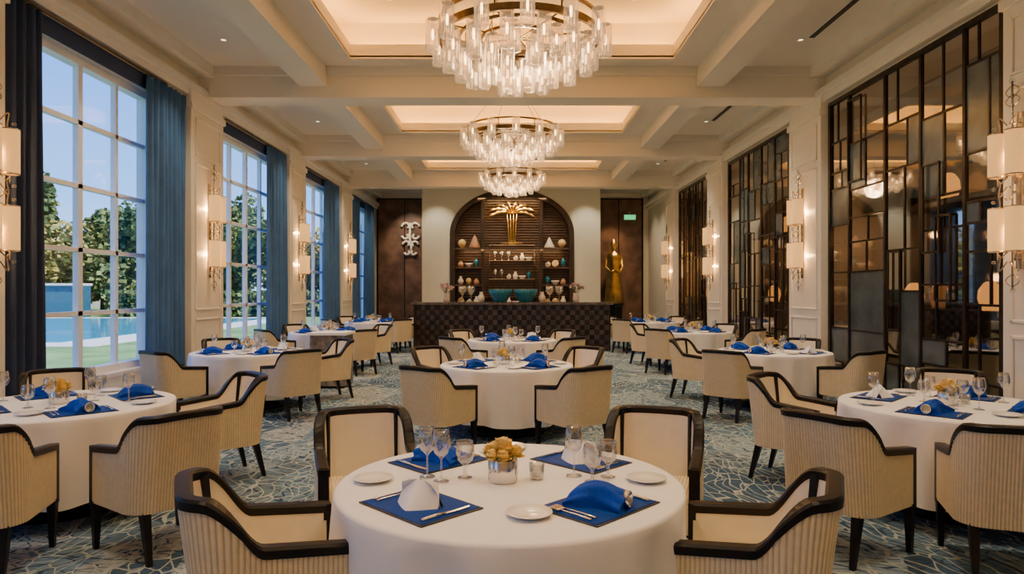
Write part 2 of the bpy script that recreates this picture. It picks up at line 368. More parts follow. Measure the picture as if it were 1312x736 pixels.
# ------------------------------------------------------------ lattice screens, right wall
def lattice(a,b,seed):
    rr=random.Random(seed); t=MB(); x=4.962
    def bar(y0,z0,y1,z1,w=.013,d=.012,xo=0):
        if y0==y1: t.box((x-d+xo,y0-w,z0),(x+d+xo,y0+w,z1),M_grille)
        else: t.box((x-d+xo,y0,z0-w),(x+d+xo,y1,z0+w),M_grille)
    cells=[]
    def split(y0,z0,y1,z1,dep):
        wv,hv=y1-y0,z1-z0
        if hv>.75 and (dep>0):
            k=z0+hv*rr.uniform(.3,.7); bar(y0,k,y1,k); split(y0,z0,y1,k,dep-1); split(y0,k,y1,z1,dep-1)
        elif wv>.5 and rr.random()<.75:
            k=y0+wv*rr.uniform(.35,.65); bar(k,z0,k,z1); cells.append((y0,z0,k,z1)); cells.append((k,z0,y1,z1))
        else: cells.append((y0,z0,y1,z1))
    z0,z1=GZ0+.03,GZ1-.03
    n=5; ys=[a]
    for i in range(1,n): ys.append(a+(b-a)*(i+rr.uniform(-.22,.22))/n)
    ys.append(b)
    for i in range(n):
        if i: bar(ys[i],z0,ys[i],z1,.022,.022)
        split(ys[i],z0,ys[i+1],z1,3)
    for y in(a+.03,b-.03): bar(y,z0,y,z1,.03,.034)
    for z in(z0,z1): bar(a+.01,z,b-.01,z,.029,.034)
    for (p,q,r,s) in cells:
        u=rr.random()
        if u<.22: t.box((x-.004,p+.01,q+.01),(x+.004,r-.01,s-.01),M_frost)
        else: t.add([(x,p+.01,q+.01),(x,r-.01,q+.01),(x,r-.01,s-.01),(x,p+.01,s-.01)],[(0,1,2,3)],M_smoke)
    for i in range(4):
        y=rr.uniform(a+.35,b-.35); h=rr.uniform(.9,1.8); zz=rr.uniform(z0,z1-h); wq=rr.uniform(.12,.2)
        for yy in(y-wq,y+wq): bar(yy,zz,yy,zz+h,.013,.010,-.035)
        for z_ in(zz,zz+h): bar(y-wq,z_,y+wq,z_,.013,.010,-.035)
    t.obj('lattice_screen')
    t=MB()
    for z in(1.35,2.75):
        t.box((5.45,a+.02,z-.02),(XR-.13,b-.02,z),M_niche)
    t.obj('display_shelf')
    for z in(1.35,2.75):
        for k in range(5):
            y=a+(b-a)*(k+.5)/5
            me,nm=((O_lamp,'amber_lantern') if k in(1,3) and z<2 or k==2 and z>2 else (O_bot,'wine_bottle'))
            put(me,nm,(5.6,y,z+.001),rr.random()*6)
    for k in range(3):
        y=a+(b-a)*(k+.5)/3
        l=bpy.data.lights.new('niche_lamp','POINT'); l.energy=8; l.color=(1,.55,.25); l.shadow_soft_size=.05
        o=bpy.data.objects.new('niche_lamp',l); scene.collection.objects.link(o); o.location=(5.36,y,(3.3,1.75,2.4)[k])
for i,(a,b) in enumerate(gr): lattice(a,b,31+i)

# ------------------------------------------------------------ bar wall with arch
BY=22.0; bx0,bx1=-2.9,2.85; ax=2.0; zs=3.4; bz=1.45
def arch(x,a=ax,b=bz): 
    return zs+b*math.sqrt(max(0,1-(x/a)**2))
t=MB()
t.box((bx0,BY,0),(-ax,BY+.5,ZC),M_wallpaper); t.box((ax,BY,0),(bx1,BY+.5,ZC),M_wallpaper)
N=48
for i in range(N):
    u0=-math.cos(pi*i/N)*ax; u1=-math.cos(pi*(i+1)/N)*ax; z0=arch(u0); z1=arch(u1)
    t.add([(u0,BY,z0),(u1,BY,z1),(u1,BY,ZC),(u0,BY,ZC),(u0,BY+.5,z0),(u1,BY+.5,z1)],[(0,1,2,3),(0,4,5,1)],M_wallpaper)
t.box((-ax,BY+.45,0),(ax,BY+.5,ZC),M_barw)
t.obj('wall_bar')
t=MB()
fr=[]
for (a,b) in((ax,bz),(ax-.16,bz-.16)):
    pts=[(-a,0)]+[(-a*math.cos(pi*i/N),zs+b*math.sin(pi*i/N)) for i in range(N+1)]+[(a,0)]
    fr.append(pts)
vs=[];fs=[]
for k,(o,i) in enumerate(zip(*fr)):
    vs+=[(o[0],BY-.06,o[1]),(i[0],BY-.06,i[1]),(i[0],BY+.40,i[1]),(o[0],BY+.40,o[1])]
for k in range(len(fr[0])-1):
    a=4*k;b=a+4
    fs+=[(a,a+1,b+1,b),(a+1,a+2,b+2,b+1),(a+3,a,b,b+3)]
t.add(vs,fs,M_barw)
z=1.35
while z<zs+bz-.2:
    hw=ax-.17 if z<zs else (ax-.17)*math.sqrt(max(0,1-((z-zs)/(bz-.17))**2))
    t.box((-hw,BY+.33,z),(hw,BY+.38,z+.05),M_slat); z+=.085
for x in(-.95,.95):
    t.box((x-.05,BY+.02,0),(x+.05,BY+.40,arch(x)-.1),M_barw)
for z in(1.77,2.33,2.95):
    for s in(-1,1):
        x0,x1=sorted((s*.98,s*(ax-.16))); t.box((x0,BY-.02,z-.04),(x1,BY+.33,z),M_slat)
t.box((-ax+.16,BY-.02,0),(ax-.16,BY+.4,1.12),M_barw)
for z in(1.95,2.55,3.05):
    t.box((-.72,BY+.0,z-.02),(.72,BY+.32,z),M_glass); t.box((-.74,BY-.01,z-.02),(.74,BY,z),M_nickel)
    for x in(-.73,.73): t.tube([(x,BY+.06,1.12),(x,BY+.06,3.1)],.012,M_nickel,6)
t.obj('arched_bar_shelf')
t=MB()
for x in(-.12,-.04,.04,.12):
    t.tube([(x*.7,0,-.05),(x,0,.5),(x*1.3,0,.95)],[.022,.024,.018],M_gold)
for k in range(8):
    a=math.radians(-8+196*k/7); L=.90
    pts=[]
    for i in range(11):
        u=i/10; x=math.cos(a)*L*u; z=.95+math.sin(a)*L*u*.55+.42*u*(1-u)-(.16*u*u)
        pts.append(Vector((x,-.05*math.sin(k*2.1)*u,z)))
    vs=[];fs=[]
    for i,p in enumerate(pts):
        d=(pts[min(i+1,10)]-pts[max(i-1,0)]).normalized(); nrm=Vector((-d.z,0,d.x)); wd=.06*math.sin(pi*min(1,(i+.6)/10.6))*(1 if i%2 else .6)
        vs+=[p+nrm*wd,p+Vector((0,-.03,0)),p-nrm*wd]
    for i in range(10):
        q=3*i; fs+=[(q,q+1,q+4,q+3),(q+1,q+2,q+5,q+4)]
    t.add(vs,fs,M_gold)
t.tube([(-.35,0,-.0),(.35,0,-.0)],.02,M_gold)
t.obj('gold_palm_sculpture',(0,BY+.12,3.12))

sideobj=[(O_vase,'vase'),(O_bowl,'serving_bowl'),(O_shell,'nautilus_shell'),(O_vase2,'vase'),(O_plate,'display_plate'),(O_sph,'decorative_sphere'),(O_vase3,'vase')]
for s in(-1,1):
    xs=[1.15,1.40,1.66]
    for zi,z in enumerate((1.12,1.77,2.33,2.95)):
        for xi,x in enumerate(xs):
            if zi==3:
                if xi==0: ms=(O_cone2,'decorative_cone') if s>0 else (O_cone,'decorative_cone')
                elif xi==2: ms=(O_sph,'decorative_sphere')
                else: continue
            else: ms=sideobj[(zi*3+xi*2+(3 if s>0 else 0))%7]
            put(ms[0],ms[1],(s*(x+(.06 if zi==3 and xi==0 else 0)-(.04 if zi==3 and x>1.5 else 0)),BY+.13,z+.002),R.uniform(-.3,.3),sc=.8 if zi<3 else 1.1)
cen=[(G_big,'crystal_goblet'),(O_bowl,'serving_bowl'),(G_big,'crystal_goblet'),(O_shell,'nautilus_shell'),(O_vase3,'vase'),(G_big,'crystal_goblet'),(O_vase,'vase'),(O_sph,'decorative_sphere')]
for zi,z in enumerate((1.12,1.95,2.55)):
    for q,x in enumerate((-.55,-.33,-.11,.11,.33,.55)):
        ms=cen[(q*3+zi*5)%8]; put(ms[0],ms[1],(x,BY+.14,z+.002),0,sc=.7)
area('shelf_light',(0,BY-.05,4.55),2.2,.1,25,WARM,(math.radians(15),0,0))
area('shelf_light',(0,BY+.02,2.9),3.2,.06,16,WARM,(math.radians(20),0,0))

# counter
CY0,CY1,CZ=17.8,18.5,1.27
t=MB()
t.box((-2.55,CY0+.06,0),(2.55,CY1,CZ-.06),M_barw); t.box((-2.64,CY0-.03,CZ-.06),(2.64,CY1+.05,CZ),M_stone)
nx,nz=40,9; bw=5.06/nx; bh=(CZ-.10)/nz
for i in range(nx):
    for j in range(nz):
        x=-2.53+i*bw; z=.03+j*bh; yy=CY0+.06
        d=.045
        if (i+j)%2: vs=[(x,yy,z),(x+bw,yy-d,z),(x+bw,yy-d,z+bh),(x,yy,z+bh)]
        else: vs=[(x,yy,z),(x+bw,yy,z),(x+bw,yy-d,z+bh),(x,yy-d,z+bh)]
        t.add(vs,[(0,1,2,3)],M_weave if (i+j)%2 else M_barw)
t.box((-2.57,CY0,0),(-2.53,CY1,CZ-.06),M_barw); t.box((2.53,CY0,0),(2.57,CY1,CZ-.06),M_barw)
t.obj('bar_counter')
put(O_tbowl,'teal_bowl',(-.31,18.15,CZ+.001)); put(O_tbowl,'teal_bowl',(.36,18.15,CZ+.001))
def bouquet(name,vm,pm,rad,h,n,seed):
    rr=random.Random(seed); t=MB()
    t.lathe(vm[1],vm[0],20)
    for i in range(n):
        th=rr.uniform(0,2*pi); ph=rr.uniform(0,1.35); r=rad*rr.uniform(.7,1)
        p=Vector((math.sin(ph)*math.cos(th)*r,math.sin(ph)*math.sin(th)*r,h+math.cos(ph)*r*.8))
        t.tube([(0,0,h*.7),p*.6+Vector((0,0,h*.3)),p],.003,M_stem,4)
        for k in range(6):
            M=Matrix.Translation(p)@Matrix.Rotation(rr.uniform(0,6.3),4,'Z')@Matrix.Rotation(rr.uniform(.2,1.2),4,'X')
            q=rad*.36
            t.add([(0,0,0),(q*.45,q*.4,q*.1),(q*.3,q,q*.35),(-q*.3,q,q*.35),(-q*.45,q*.4,q*.1)],[(0,1,2,3,4)],pm if rr.random()<.85 else M_stem,True,M)
    return t.mesh(name)
B1=bouquet('flower_arrangement',(M_ivory,[(0,0),(.06,0),(.09,.08),(.07,.2),(.08,.24),(.07,.235),(.0,.1)]),M_pink,.22,.28,22,3)
put(B1,'flower_arrangement',(-1.75,18.15,CZ+.001)); put(B1,'flower_arrangement',(1.7,18.15,CZ+.001),2)
for x in(-1.32,-1.09,1.0,1.25): put(G_big,'crystal_goblet',(x,18.15,CZ+.001),0)
for x in(-.82,.80): put(O_vase,'vase',(x,18.2,CZ+.001),0,sc=.8)

t=MB()
def panelset(t,x0,x1,n,y):
    for i in range(n):
        a=x0+(x1-x0)*i/n; b=x0+(x1-x0)*(i+1)/n
        t.box((a+.02,y-.06,0.05),(b-.02,y,ZC-.25),M_brown)
    t.box((x0-.05,y-.04,0),(x1+.05,y-.01,ZC-.2),M_dark)
panelset(t,-4.9,-2.95,2,Y1-.005); t.obj('leather_panel_door')
t=MB(); panelset(t,3.05,4.75,2,Y1-.005); t.obj('leather_panel_door')
t=MB()
for s in(-1,1):
    for (cx,cz,r0,tt) in((.14,.45,.18,1),(.16,.12,.15,-1),(.13,-.2,.15,1),(.10,-.48,.12,-1)):
        pts=[(s*(cx+math.cos(u*4.2*tt)*r0*(1-u*.75)),0,cz+math.sin(u*4.2*tt)*r0*(1-u*.75)) for u in [i/16 for i in range(17)]]
        t.tube(pts,.045,M_ivory,6)
t.tube([(0,0,-.62),(.03,0,-.3),(-.03,0,.1),(0,0,.6)],[.02,.05,.05,.03],M_ivory,6)
t.obj('ornamental_wall_plaque',(-3.70,Y1-.125,3.45))
t=MB()
t.lathe([(0,0),(.36,0),(.36,.1),(.30,.14),(.30,1.0),(.35,1.05),(.35,1.12),(0,1.12)],M_dark,4,smooth=False)
t.lathe([(0,1.12),(.34,1.12),(.30,1.5),(.25,2.0),(.22,2.3),(.26,2.6),(.28,2.78),(.20,2.9),(.075,2.96),(.07,3.02),(.12,3.1),(.125,3.2),(.09,3.3),(.03,3.4),(0,3.45)],M_goldd,32,mod=lambda a,z:1+.05*math.sin(a*9+z*2))
for s in(-1,1): t.tube([(s*.25,0,2.75),(s*.30,-.1,2.4),(s*.15,-.28,2.2),(0,-.3,2.3)],[.07,.06,.05,.04],M_goldd)
t.obj('gold_statue',(3.62,24.3,0))
def spotat(name,loc,tgt,e,size,col):
    sp=bpy.data.lights.new(name,'SPOT'); sp.energy=e; sp.color=col; sp.spot_size=size; sp.spot_blend=.7; sp.shadow_soft_size=.05
    o=bpy.data.objects.new(name,sp); scene.collection.objects.link(o); o.location=loc
    o.rotation_euler=(Vector(tgt)-Vector(loc)).to_track_quat('-Z','Y').to_euler()
spotat('statue_spot',(3.6,23.4,5.1),(3.6,24.6,3.3),240,.7,(1,.6,.28))
spotat('plaque_fill_spot',(-3.7,23.2,5.1),(-3.7,25,3.2),260,.9,(1,.8,.58))  # added fill without a fixture, brightens the plaque
for x in(-2.4,-.9,.9,2.4): spotat('bar_wall_fill_spot',(x,20.9,5.12),(x,22,2.6),150,1.1,(1,.86,.68))  # added fill spots, no fixtures modelled, to lift the bar wall
t=MB(); t.box((-.2,-.02,-.08),(.2,.02,.08),M_exit); t.box((-.22,0,-.10),(.22,.03,.10),M_white); t.box((-.01,.0,.08),(.01,.02,.2),M_silver)
t.obj('exit_sign',(4.3,Y1-.10,4.25))

t=MB()
dl=[]
for y in(4,8.0,9.7,12.5,14.4,17.2,19.2,22.6,23.8):
    for x in(-4.1,4.1): dl.append((x,y,ZC))
for a,b in bays:
    dl+= [(-1.75,a+.7,ZC+.60),(1.75,a+.7,ZC+.60),(-1.75,b-.6,ZC+.60),(1.75,b-.6,ZC+.60)]
for x,y,z in dl:
    t.lathe([(.035,-.004),(.055,-.006),(.055,0)],M_white,16,c=(x,y,z)); t.lathe([(0,-.003),(.035,-.003)],M_down,16,c=(x,y,z))
t.obj('recessed_downlights')
t=MB()
for y0,y1 in((7.4,9.6),(12.6,14.3),(17.3,18.8)):
    t.box((4.18,y0,ZC-.012),(4.25,y1,ZC-.0005),M_black)
t.obj('air_slot_diffuser')
def spot(x,y,z,e,size=1.6,blend=.8,rad=.06,col=(1,.83,.58)):
    l=bpy.data.lights.new('downlight','SPOT'); l.energy=e; l.spot_size=size; l.spot_blend=blend; l.shadow_soft_size=rad; l.color=col
    o=bpy.data.objects.new('downlight',l); scene.collection.objects.link(o); o.location=(x,y,z)
for x,y,z in dl:
    if y<0: continue
    spot(x,y,z-.02,160 if abs(x)>3 else 190)

# ------------------------------------------------------------ chandelier
def chandelier_mesh(seed,up):
    t=MB()
    def band(r,z,h=.035,w=.02): t.lathe([(r-w,z-h),(r+w,z-h),(r+w,z+h),(r-w,z+h),(r-w,z-h)],M_bronze,72,smooth=False)
    band(1.04,.0,.045,.022); band(1.04,.20,.018,.018); band(.78,.0,.02,.015); band(.50,-.02,.02,.015)
    for k in range(4):
        a=k*pi/4+.3; ca,sa=math.cos(a),math.sin(a)
        t.tube([(1.03*ca,1.03*sa,.0),(-1.03*ca,-1.03*sa,.0)],.012,M_bronze,6)
        for s in(-1,1):
            t.tube([(s*ca*1.04,s*sa*1.04,.0),(s*ca*1.04,s*sa*1.04,.2)],.012,M_bronze,6)
            if k%2==0: t.tube([(s*ca*1.04,s*sa*1.04,.2),(s*.08*ca,s*.08*sa,up)],.006,M_bronze,6)
    t.lathe([(0,up),(.16,up),(.16,up-.04),(.05,up-.07),(0,up-.07)],M_bronze,24)
    def fl(a,z): return 1+.07*math.cos(a*10)
    def crystal(x,y,z,h,r,zr=.0):
        t.lathe([(r*.5,z-h/2-.01),(r*.96,z-h/2),(r,z-h/2+.03),(r,z-.012),(r*1.05,z),(r,z+.012),(r,z+h/2-.03),(r*.96,z+h/2)],M_crys,40,c=(x,y,0),mod=fl)
        t.lathe([(0,z+h/2+.03),(r*.5,z+h/2+.015),(r*.9,z+h/2+.003)],M_bronze,16,c=(x,y,0))
        if zr>z+h/2+.03: t.tube([(x,y,z+h/2+.02),(x,y,zr)],.006,M_bronze,5)
        t.lathe([(0,z-h*.14),(.013,z-h*.12),(.018,z+.02),(.012,z+h*.18),(0,z+h*.20)],M_bulb,8,c=(x,y,0))
    n=26
    for i in range(n):
        a=2*pi*i/n; r=1.13 if i%2 else .92
        crystal(r*math.cos(a),r*math.sin(a),-.04 if i%2 else -.22,.42,.084)
    n=16
    for i in range(n):
        a=2*pi*i/n+.1; crystal(.72*math.cos(a),.72*math.sin(a),-.22 if i%2 else -.36,.38,.08)
    n=9
    for i in range(n):
        a=2*pi*i/n; crystal(.46*math.cos(a),.46*math.sin(a),-.32 if i%2 else -.44,.36,.08)
    for i in range(4):
        a=2*pi*i/4+.4; crystal(.18*math.cos(a),.18*math.sin(a),-.50,.34,.075)
    return t.mesh('chandelier')
for (x,y,z,sc) in((.08,7.9,4.50,.88),(0,13.4,4.60,.84),(0,18.7,4.66,.76)):
    me=chandelier_mesh(5,(ZC+.60-z)/sc)
    put(me,'chandelier',(x,y,z),.2,sc=sc)
    l=bpy.data.lights.new('chandelier_lamp','POINT'); l.energy=100; l.color=(1,.70,.40); l.shadow_soft_size=.25
    o=bpy.data.objects.new('chandelier_lamp',l); scene.collection.objects.link(o); o.location=(x,y,z-.28)

# ------------------------------------------------------------ sconce (faces +X, origin at wall)
t=MB()
t.box((0,-.04,-.75),(.02,.04,.75),M_nickel)
t.tube([(.08,0,-.95),(.08,0,1.05)],.009,M_nickel,8)
for z in(-.65,0,.65): t.tube([(0,0,z),(.08,0,z)],.01,M_nickel,8)
for z in(1.05,-.95):
    t.lathe([(0,-.03),(.02,-.02),(.028,0),(.02,.02),(0,.03)],M_glass,12,c=(.08,0,z))
for zc in(.35,-.37):
    for s in(-1,1):
        cx,cy=.14,s*.115
        t.lathe([(.082,-.21),(.082,.21),(.078,.21),(.078,-.21),(.082,-.21)],M_shade,28,c=(cx,cy,zc))
        for zz in(-.21,.21): t.lathe([(.084,zz-.006),(.084,zz+.006),(.076,zz+.006),(.076,zz-.006),(.084,zz-.006)],M_nickel,28,c=(cx,cy,zc))
        pts=[(.08,0,zc-.05),(.10,s*.05,zc-.22),(cx,cy,zc-.30),(cx,cy,zc-.18)]
        t.tube(pts,.008,M_nickel,6)
        t.lathe([(0,-.1),(.02,-.08),(.02,.05),(0,.07)],M_bulb,8,c=(cx,cy,zc))
        for (sg,q) in((1,.28),(-1,-.31)):
            pts=[(.12,s*(.02+.16*u)+s*.05*math.sin(u*5),zc+q+sg*(.10*math.sin(u*4.5))*(1-.3*u)) for u in [i/14 for i in range(15)]]
            t.tube(pts,.007,M_nickel,6)
            t.lathe([(0,-.02),(.016,-.012),(.02,0),(.016,.012),(0,.02)],M_glass,10,c=(.12,s*.2,zc+q))
for zz in(-.86,.86,.95):
    for s in(-1,1):
        pts=[(.08,s*(.09*math.sin(u*3.1)),zz+.12*(u-.5)) for u in [i/8 for i in range(9)]]
        t.tube(pts,.006,M_nickel,6)
SC=t.mesh('wall_sconce')
for s,ys in((-1,(6.3,10.95,15.55,20.2)),(1,(6.52,11.4,16.5,21.1))):
    for y in ys:
        put(SC,'wall_sconce',(s*4.86,y,2.54),0 if s<0 else pi)
        for dz in(.35,-.37):
            l=bpy.data.lights.new('sconce_lamp','POINT'); l.energy=19; l.color=(1,.52,.18); l.shadow_soft_size=.03
            o=bpy.data.objects.new('sconce_lamp',l); scene.collection.objects.link(o); o.location=(s*4.80,y,2.54+dz)

# ------------------------------------------------------------ chair (faces +Y)
def chair_mesh():
    t=MB(); wv,yf,yb,rc=.288,.25,-.28,.14
    L1=yf-(yb+rc); La=pi/2*rc; L2=2*(wv-rc); LT=2*L1+2*La+L2
    def pos(s):
        if s<L1: return (wv,yf-s),(1,0)
        s-=L1
        if s<La:
            a=s/rc; return (wv-rc+rc*math.cos(a),yb+rc-rc*math.sin(a)),(math.cos(a),-math.sin(a))
        s-=La
        if s<L2: return (wv-rc-s,yb),(0,-1)
        s-=L2
        if s<La:
            a=pi/2-s/rc
            return (-(wv-rc)-rc*math.cos(a),yb+rc-rc*math.sin(a)),(-math.cos(a),-math.sin(a))
        s-=La
        return (-wv,yb+rc+s),(-1,0)
    def top(s):
        u=abs(s-LT/2)
        if u<.27: return .85-.008*(u/.27)**2
        if u<.45:
            k=(u-.27)/.18; k=k*k*(3-2*k); return .842+(.655-.842)*k
        return .655-.03*((u-.45)/(LT/2-.45))
    def pt(s,z,off):
        (x,y),(nx,ny)=pos(s)
        ln=.07*max(0,z-.3)/.56*max(0,-ny)
        return (x+nx*off,y+ny*off-ln,z)
    nr=84; spr=6; n=nr*spr; ZB0=.29
    rows=[0,.25,.5,.75,1]
    vs=[]
    for r in rows:
        for i in range(n+1):
            s=LT*i/n; z=ZB0+(top(s)-ZB0)*r
            off=-.005+.005*abs(math.sin(pi*i/spr)); vs.append(pt(s,z,off))
    f1=[];f2=[]
    for r in range(len(rows)-1):
        for i in range(n):
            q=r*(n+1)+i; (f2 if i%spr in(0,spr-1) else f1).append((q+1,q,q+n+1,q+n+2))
    t.add(vs,f1,M_fab,True); t.add(vs,f2,M_groove_shade,True)
    n2=70; vs=[]
    for r in rows:
        for i in range(n2+1):
            s=LT*i/n2; vs.append(pt(s,ZB0+(top(s)-ZB0)*r,-.05-.008*math.sin(pi*r)))
    fs=[(r*(n2+1)+i,r*(n2+1)+i+1,(r+1)*(n2+1)+i+1,(r+1)*(n2+1)+i) for r in range(4) for i in range(n2)]
    t.add(vs,fs,M_leath,True)
    vs=[]
    for i in range(n2+1):
        s=LT*i/n2; vs+= [pt(s,ZB0,0),pt(s,ZB0,-.05)]
    t.add(vs,[(2*i,2*i+1,2*i+3,2*i+2) for i in range(n2)],M_dark)
    n3=90; cs=[(.004,-.026),(.006,.006),(-.004,.016),(-.046,.016),(-.058,.006),(-.055,-.026)]; vs=[];k=len(cs)
    for i in range(n3+1):
        s=LT*i/n3
        for a,b in cs:
            x,y,z=pt(s,top(s),a); vs.append((x,y,z+b))
    fs=[]
    for i in range(n3):
        for j in range(k): fs.append((i*k+j,i*k+(j+1)%k,(i+1)*k+(j+1)%k,(i+1)*k+j))
    fs.append(tuple(range(k))); fs.append(tuple(n3*k+j for j in range(k))[::-1])
    t.add(vs,fs,M_dark,False)
    for s in(-1,1):
        x=s*(wv-.026)
        t.box((x-.028,yf-.012,.27),(x+.028,yf+.022,top(0)+.012),M_dark)
        t.frust((x,yf-.005,0),.014,(x,yf-.005,.30),.026,M_dark)
        t.frust((s*.215,yb-.02,0),.014,(s*.205,yb+.055,.30),.026,M_dark)
        s0=LT/2+s*.255; vv=[]
        for zz in(.47,.835):
            for so,of in((-.016,-.044),(.016,-.044),(.016,-.068),(-.016,-.068)): vv.append(pt(s0+so,zz,of))
        t.add(vv,[(0,3,2,1),(4,5,6,7),(0,1,5,4),(1,2,6,5),(2,3,7,6),(3,0,4,7)],M_dark)
    t.box((-wv+.02,yf-.02,.27),(wv-.02,yf+.01,.315),M_dark)
    nx=75; ny=10; hx,y0,y1=.235,-.225,.29; vs=[];F1=[];F2=[]
    def edge(u): 
        d=min(u,1-u); return 1-(1-min(1,d/.10))**2
    for j in range(ny+1):
        v=j/ny
        for i in range(nx+1):
            u=i/nx; x=-hx+2*hx*u; y=y0+(y1-y0)*v
            z=.43+.05*math.sqrt(max(0,edge(u)*edge(v)))+.004*abs(math.sin(pi*i/3))
            if j==ny: z=.315
            vs.append((x,y,z))
    for j in range(ny):
        for i in range(nx):
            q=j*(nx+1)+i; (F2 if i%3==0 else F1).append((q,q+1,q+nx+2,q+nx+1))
    t.add(vs,F1,M_fab,True); t.add(vs,F2,M_groove_shade,True)
    t.box((-hx,y0,.29),(hx,y1-.01,.435),M_fab)
    return t.mesh('dining_chair')
CH=chair_mesh()

# ------------------------------------------------------------ table
def table_mesh(seed):
    rr=random.Random(seed); t=MB(); seg=192
    ph=[rr.uniform(0,6.3) for _ in range(6)]
    prof=[(0,.75,0),(.3,.75,0),(.6,.75,0),(.735,.75,0),(.747,.746,0),(.752,.735,0)]
    for k in range(1,15):
        u=k/14; prof.append((.752+.012*u,.735-.56*u,u))
    vs=[(0,0,.75)]
    for r,z,u in prof[1:]:
        for i in range(seg):
            a=2*pi*i/seg
            fo=.5*math.sin(11*a+ph[0]+.5*u)+.35*math.sin(17*a+ph[1])+.25*math.sin(7*a+ph[2])
            rad=r+ .048*fo*(u**.6)
            vs.append((rad*math.cos(a),rad*math.sin(a),z-(.012*math.sin(4*a+ph[3])*u)))
    fs=[(0,1+i,1+(i+1)%seg) for i in range(seg)]
    for k in range(len(prof)-2):
        for i in range(seg):
            a=1+k*seg; j=(i+1)%seg; fs.append((a+i,a+seg+i,a+seg+j,a+j))
    t.add(vs,fs,M_cloth,True)
    t.lathe([(0,.72),(.70,.72),(.70,.70),(.09,.69),(.08,.12),(.42,.06),(.44,0),(0,0)],M_dark,32)
    return t.mesh('dining_table')
TB=[table_mesh(s) for s in(1,2,3)]
t=MB(); t.box((-.20,-.15,0),(.20,.15,.004),M_matrim); t.box((-.19,-.14,.004),(.19,.14,.006),M_bluemat); PM=t.mesh('placemat')
PL=lm('bread_plate',[(0,0),(.05,0),(.055,.004),(.088,.016),(.086,.019),(.055,.008),(0,.006)],M_china,36)
t=MB(); t.tube([(0,-.10,.004),(0,-.04,.006),(0,.03,.006),(0,.045,.007)],[.0055,.0035,.0025,.0035],M_silver,6)
t.box((-.011,.045,.005),(.011,.062,.008),M_silver)
for x in(-.0095,-.0032,.0032,.0095): t.box((x-.0014,.062,.005),(x+.0014,.10,.008),M_silver)
FK=t.mesh('fork')
t=MB(); t.tube([(0,-.12,.005),(0,-.06,.006),(0,-.01,.005)],[.007,.008,.005],M_silver,6)
t.add([(-.005,-.01,.004),(.005,-.01,.004),(.010,.05,.004),(.004,.11,.004),(-.005,.11,.004),(-.005,-.01,.007),(.005,-.01,.006),(.010,.05,.005),(.004,.11,.005),(-.005,.11,.007)],[(0,4,3,2,1),(5,6,7,8,9),(0,1,6,5),(1,2,7,6),(2,3,8,7),(3,4,9,8),(4,0,5,9)],M_silver)
KN=t.mesh('knife')
def napkin_blue():
    t=MB(); n=28; rows=14; vs=[];fs=[]
    for j in range(rows+1):
        v=j/rows; y=-.11+.22*v
        wd=.045+.05*abs(v-.42)**1.2*1.6; h=.055+.035*math.sin(pi*min(1,v*1.1)) 
        if v>.9: h*=1-(v-.9)*4
        for i in range(n+1):
            a=pi*i/n; k=1+.10*math.sin(a*9+v*3)*(abs(v-.42)+.25)
            vs.append((math.cos(a)*wd*k*1.1,y+.008*math.sin(a*5),max(0,math.sin(a)*h*k)))
    for j in range(rows):
        for i in range(n):
            q=j*(n+1)+i; fs.append((q,q+1,q+n+2,q+n+1))
    t.add(vs,fs,M_blue,True)
    t.add(vs[:n+1],[tuple(range(n+1))],M_blue); t.add(vs[-n-1:],[tuple(range(n+1))[::-1]],M_blue)
    M=Matrix.Translation((0,-.115,.034))@Matrix.Rotation(pi/2,4,'X')
    t.lathe([(.028,-.012),(.032,-.012),(.032,.012),(.028,.012),(.028,-.012)],M_silver,20,M=M)
    t.lathe([(0,0),(.028,0)],M_silver,20,M=M)
    return t.mesh('napkin')
NB=napkin_blue()
def napkin_white():
    t=MB(); n=10; vs=[];fs=[]
    for j in range(n+1):
        v=j/n
        for i in range(n+1):
            u=i/n; x=(-.095+.19*u)*(1-.25*v**1.5); y=.075-.07*v+.03*math.sin(pi*u)*(1-v)-.055*abs(u-.5)*2*(1-v*.5)
            vs.append((x,y,.085*v+.012*v*math.sin(3*u)))
    for j in range(n):
        for i in range(n):
            q=j*(n+1)+i; fs.append((q,q+1,q+n+2,q+n+1))
    t.add(vs,fs,M_cloth,True)
    vs2=[(x,-y*.9-.0,z) for x,y,z in vs]; t.add(vs2,fs,M_cloth,True)
    t.add([(-.095,0,0),(.095,0,0),(.068,.004,.085),(-.068,.004,.085)],[(0,1,2,3)],M_cloth)
    return t.mesh('napkin')
NW=napkin_white()
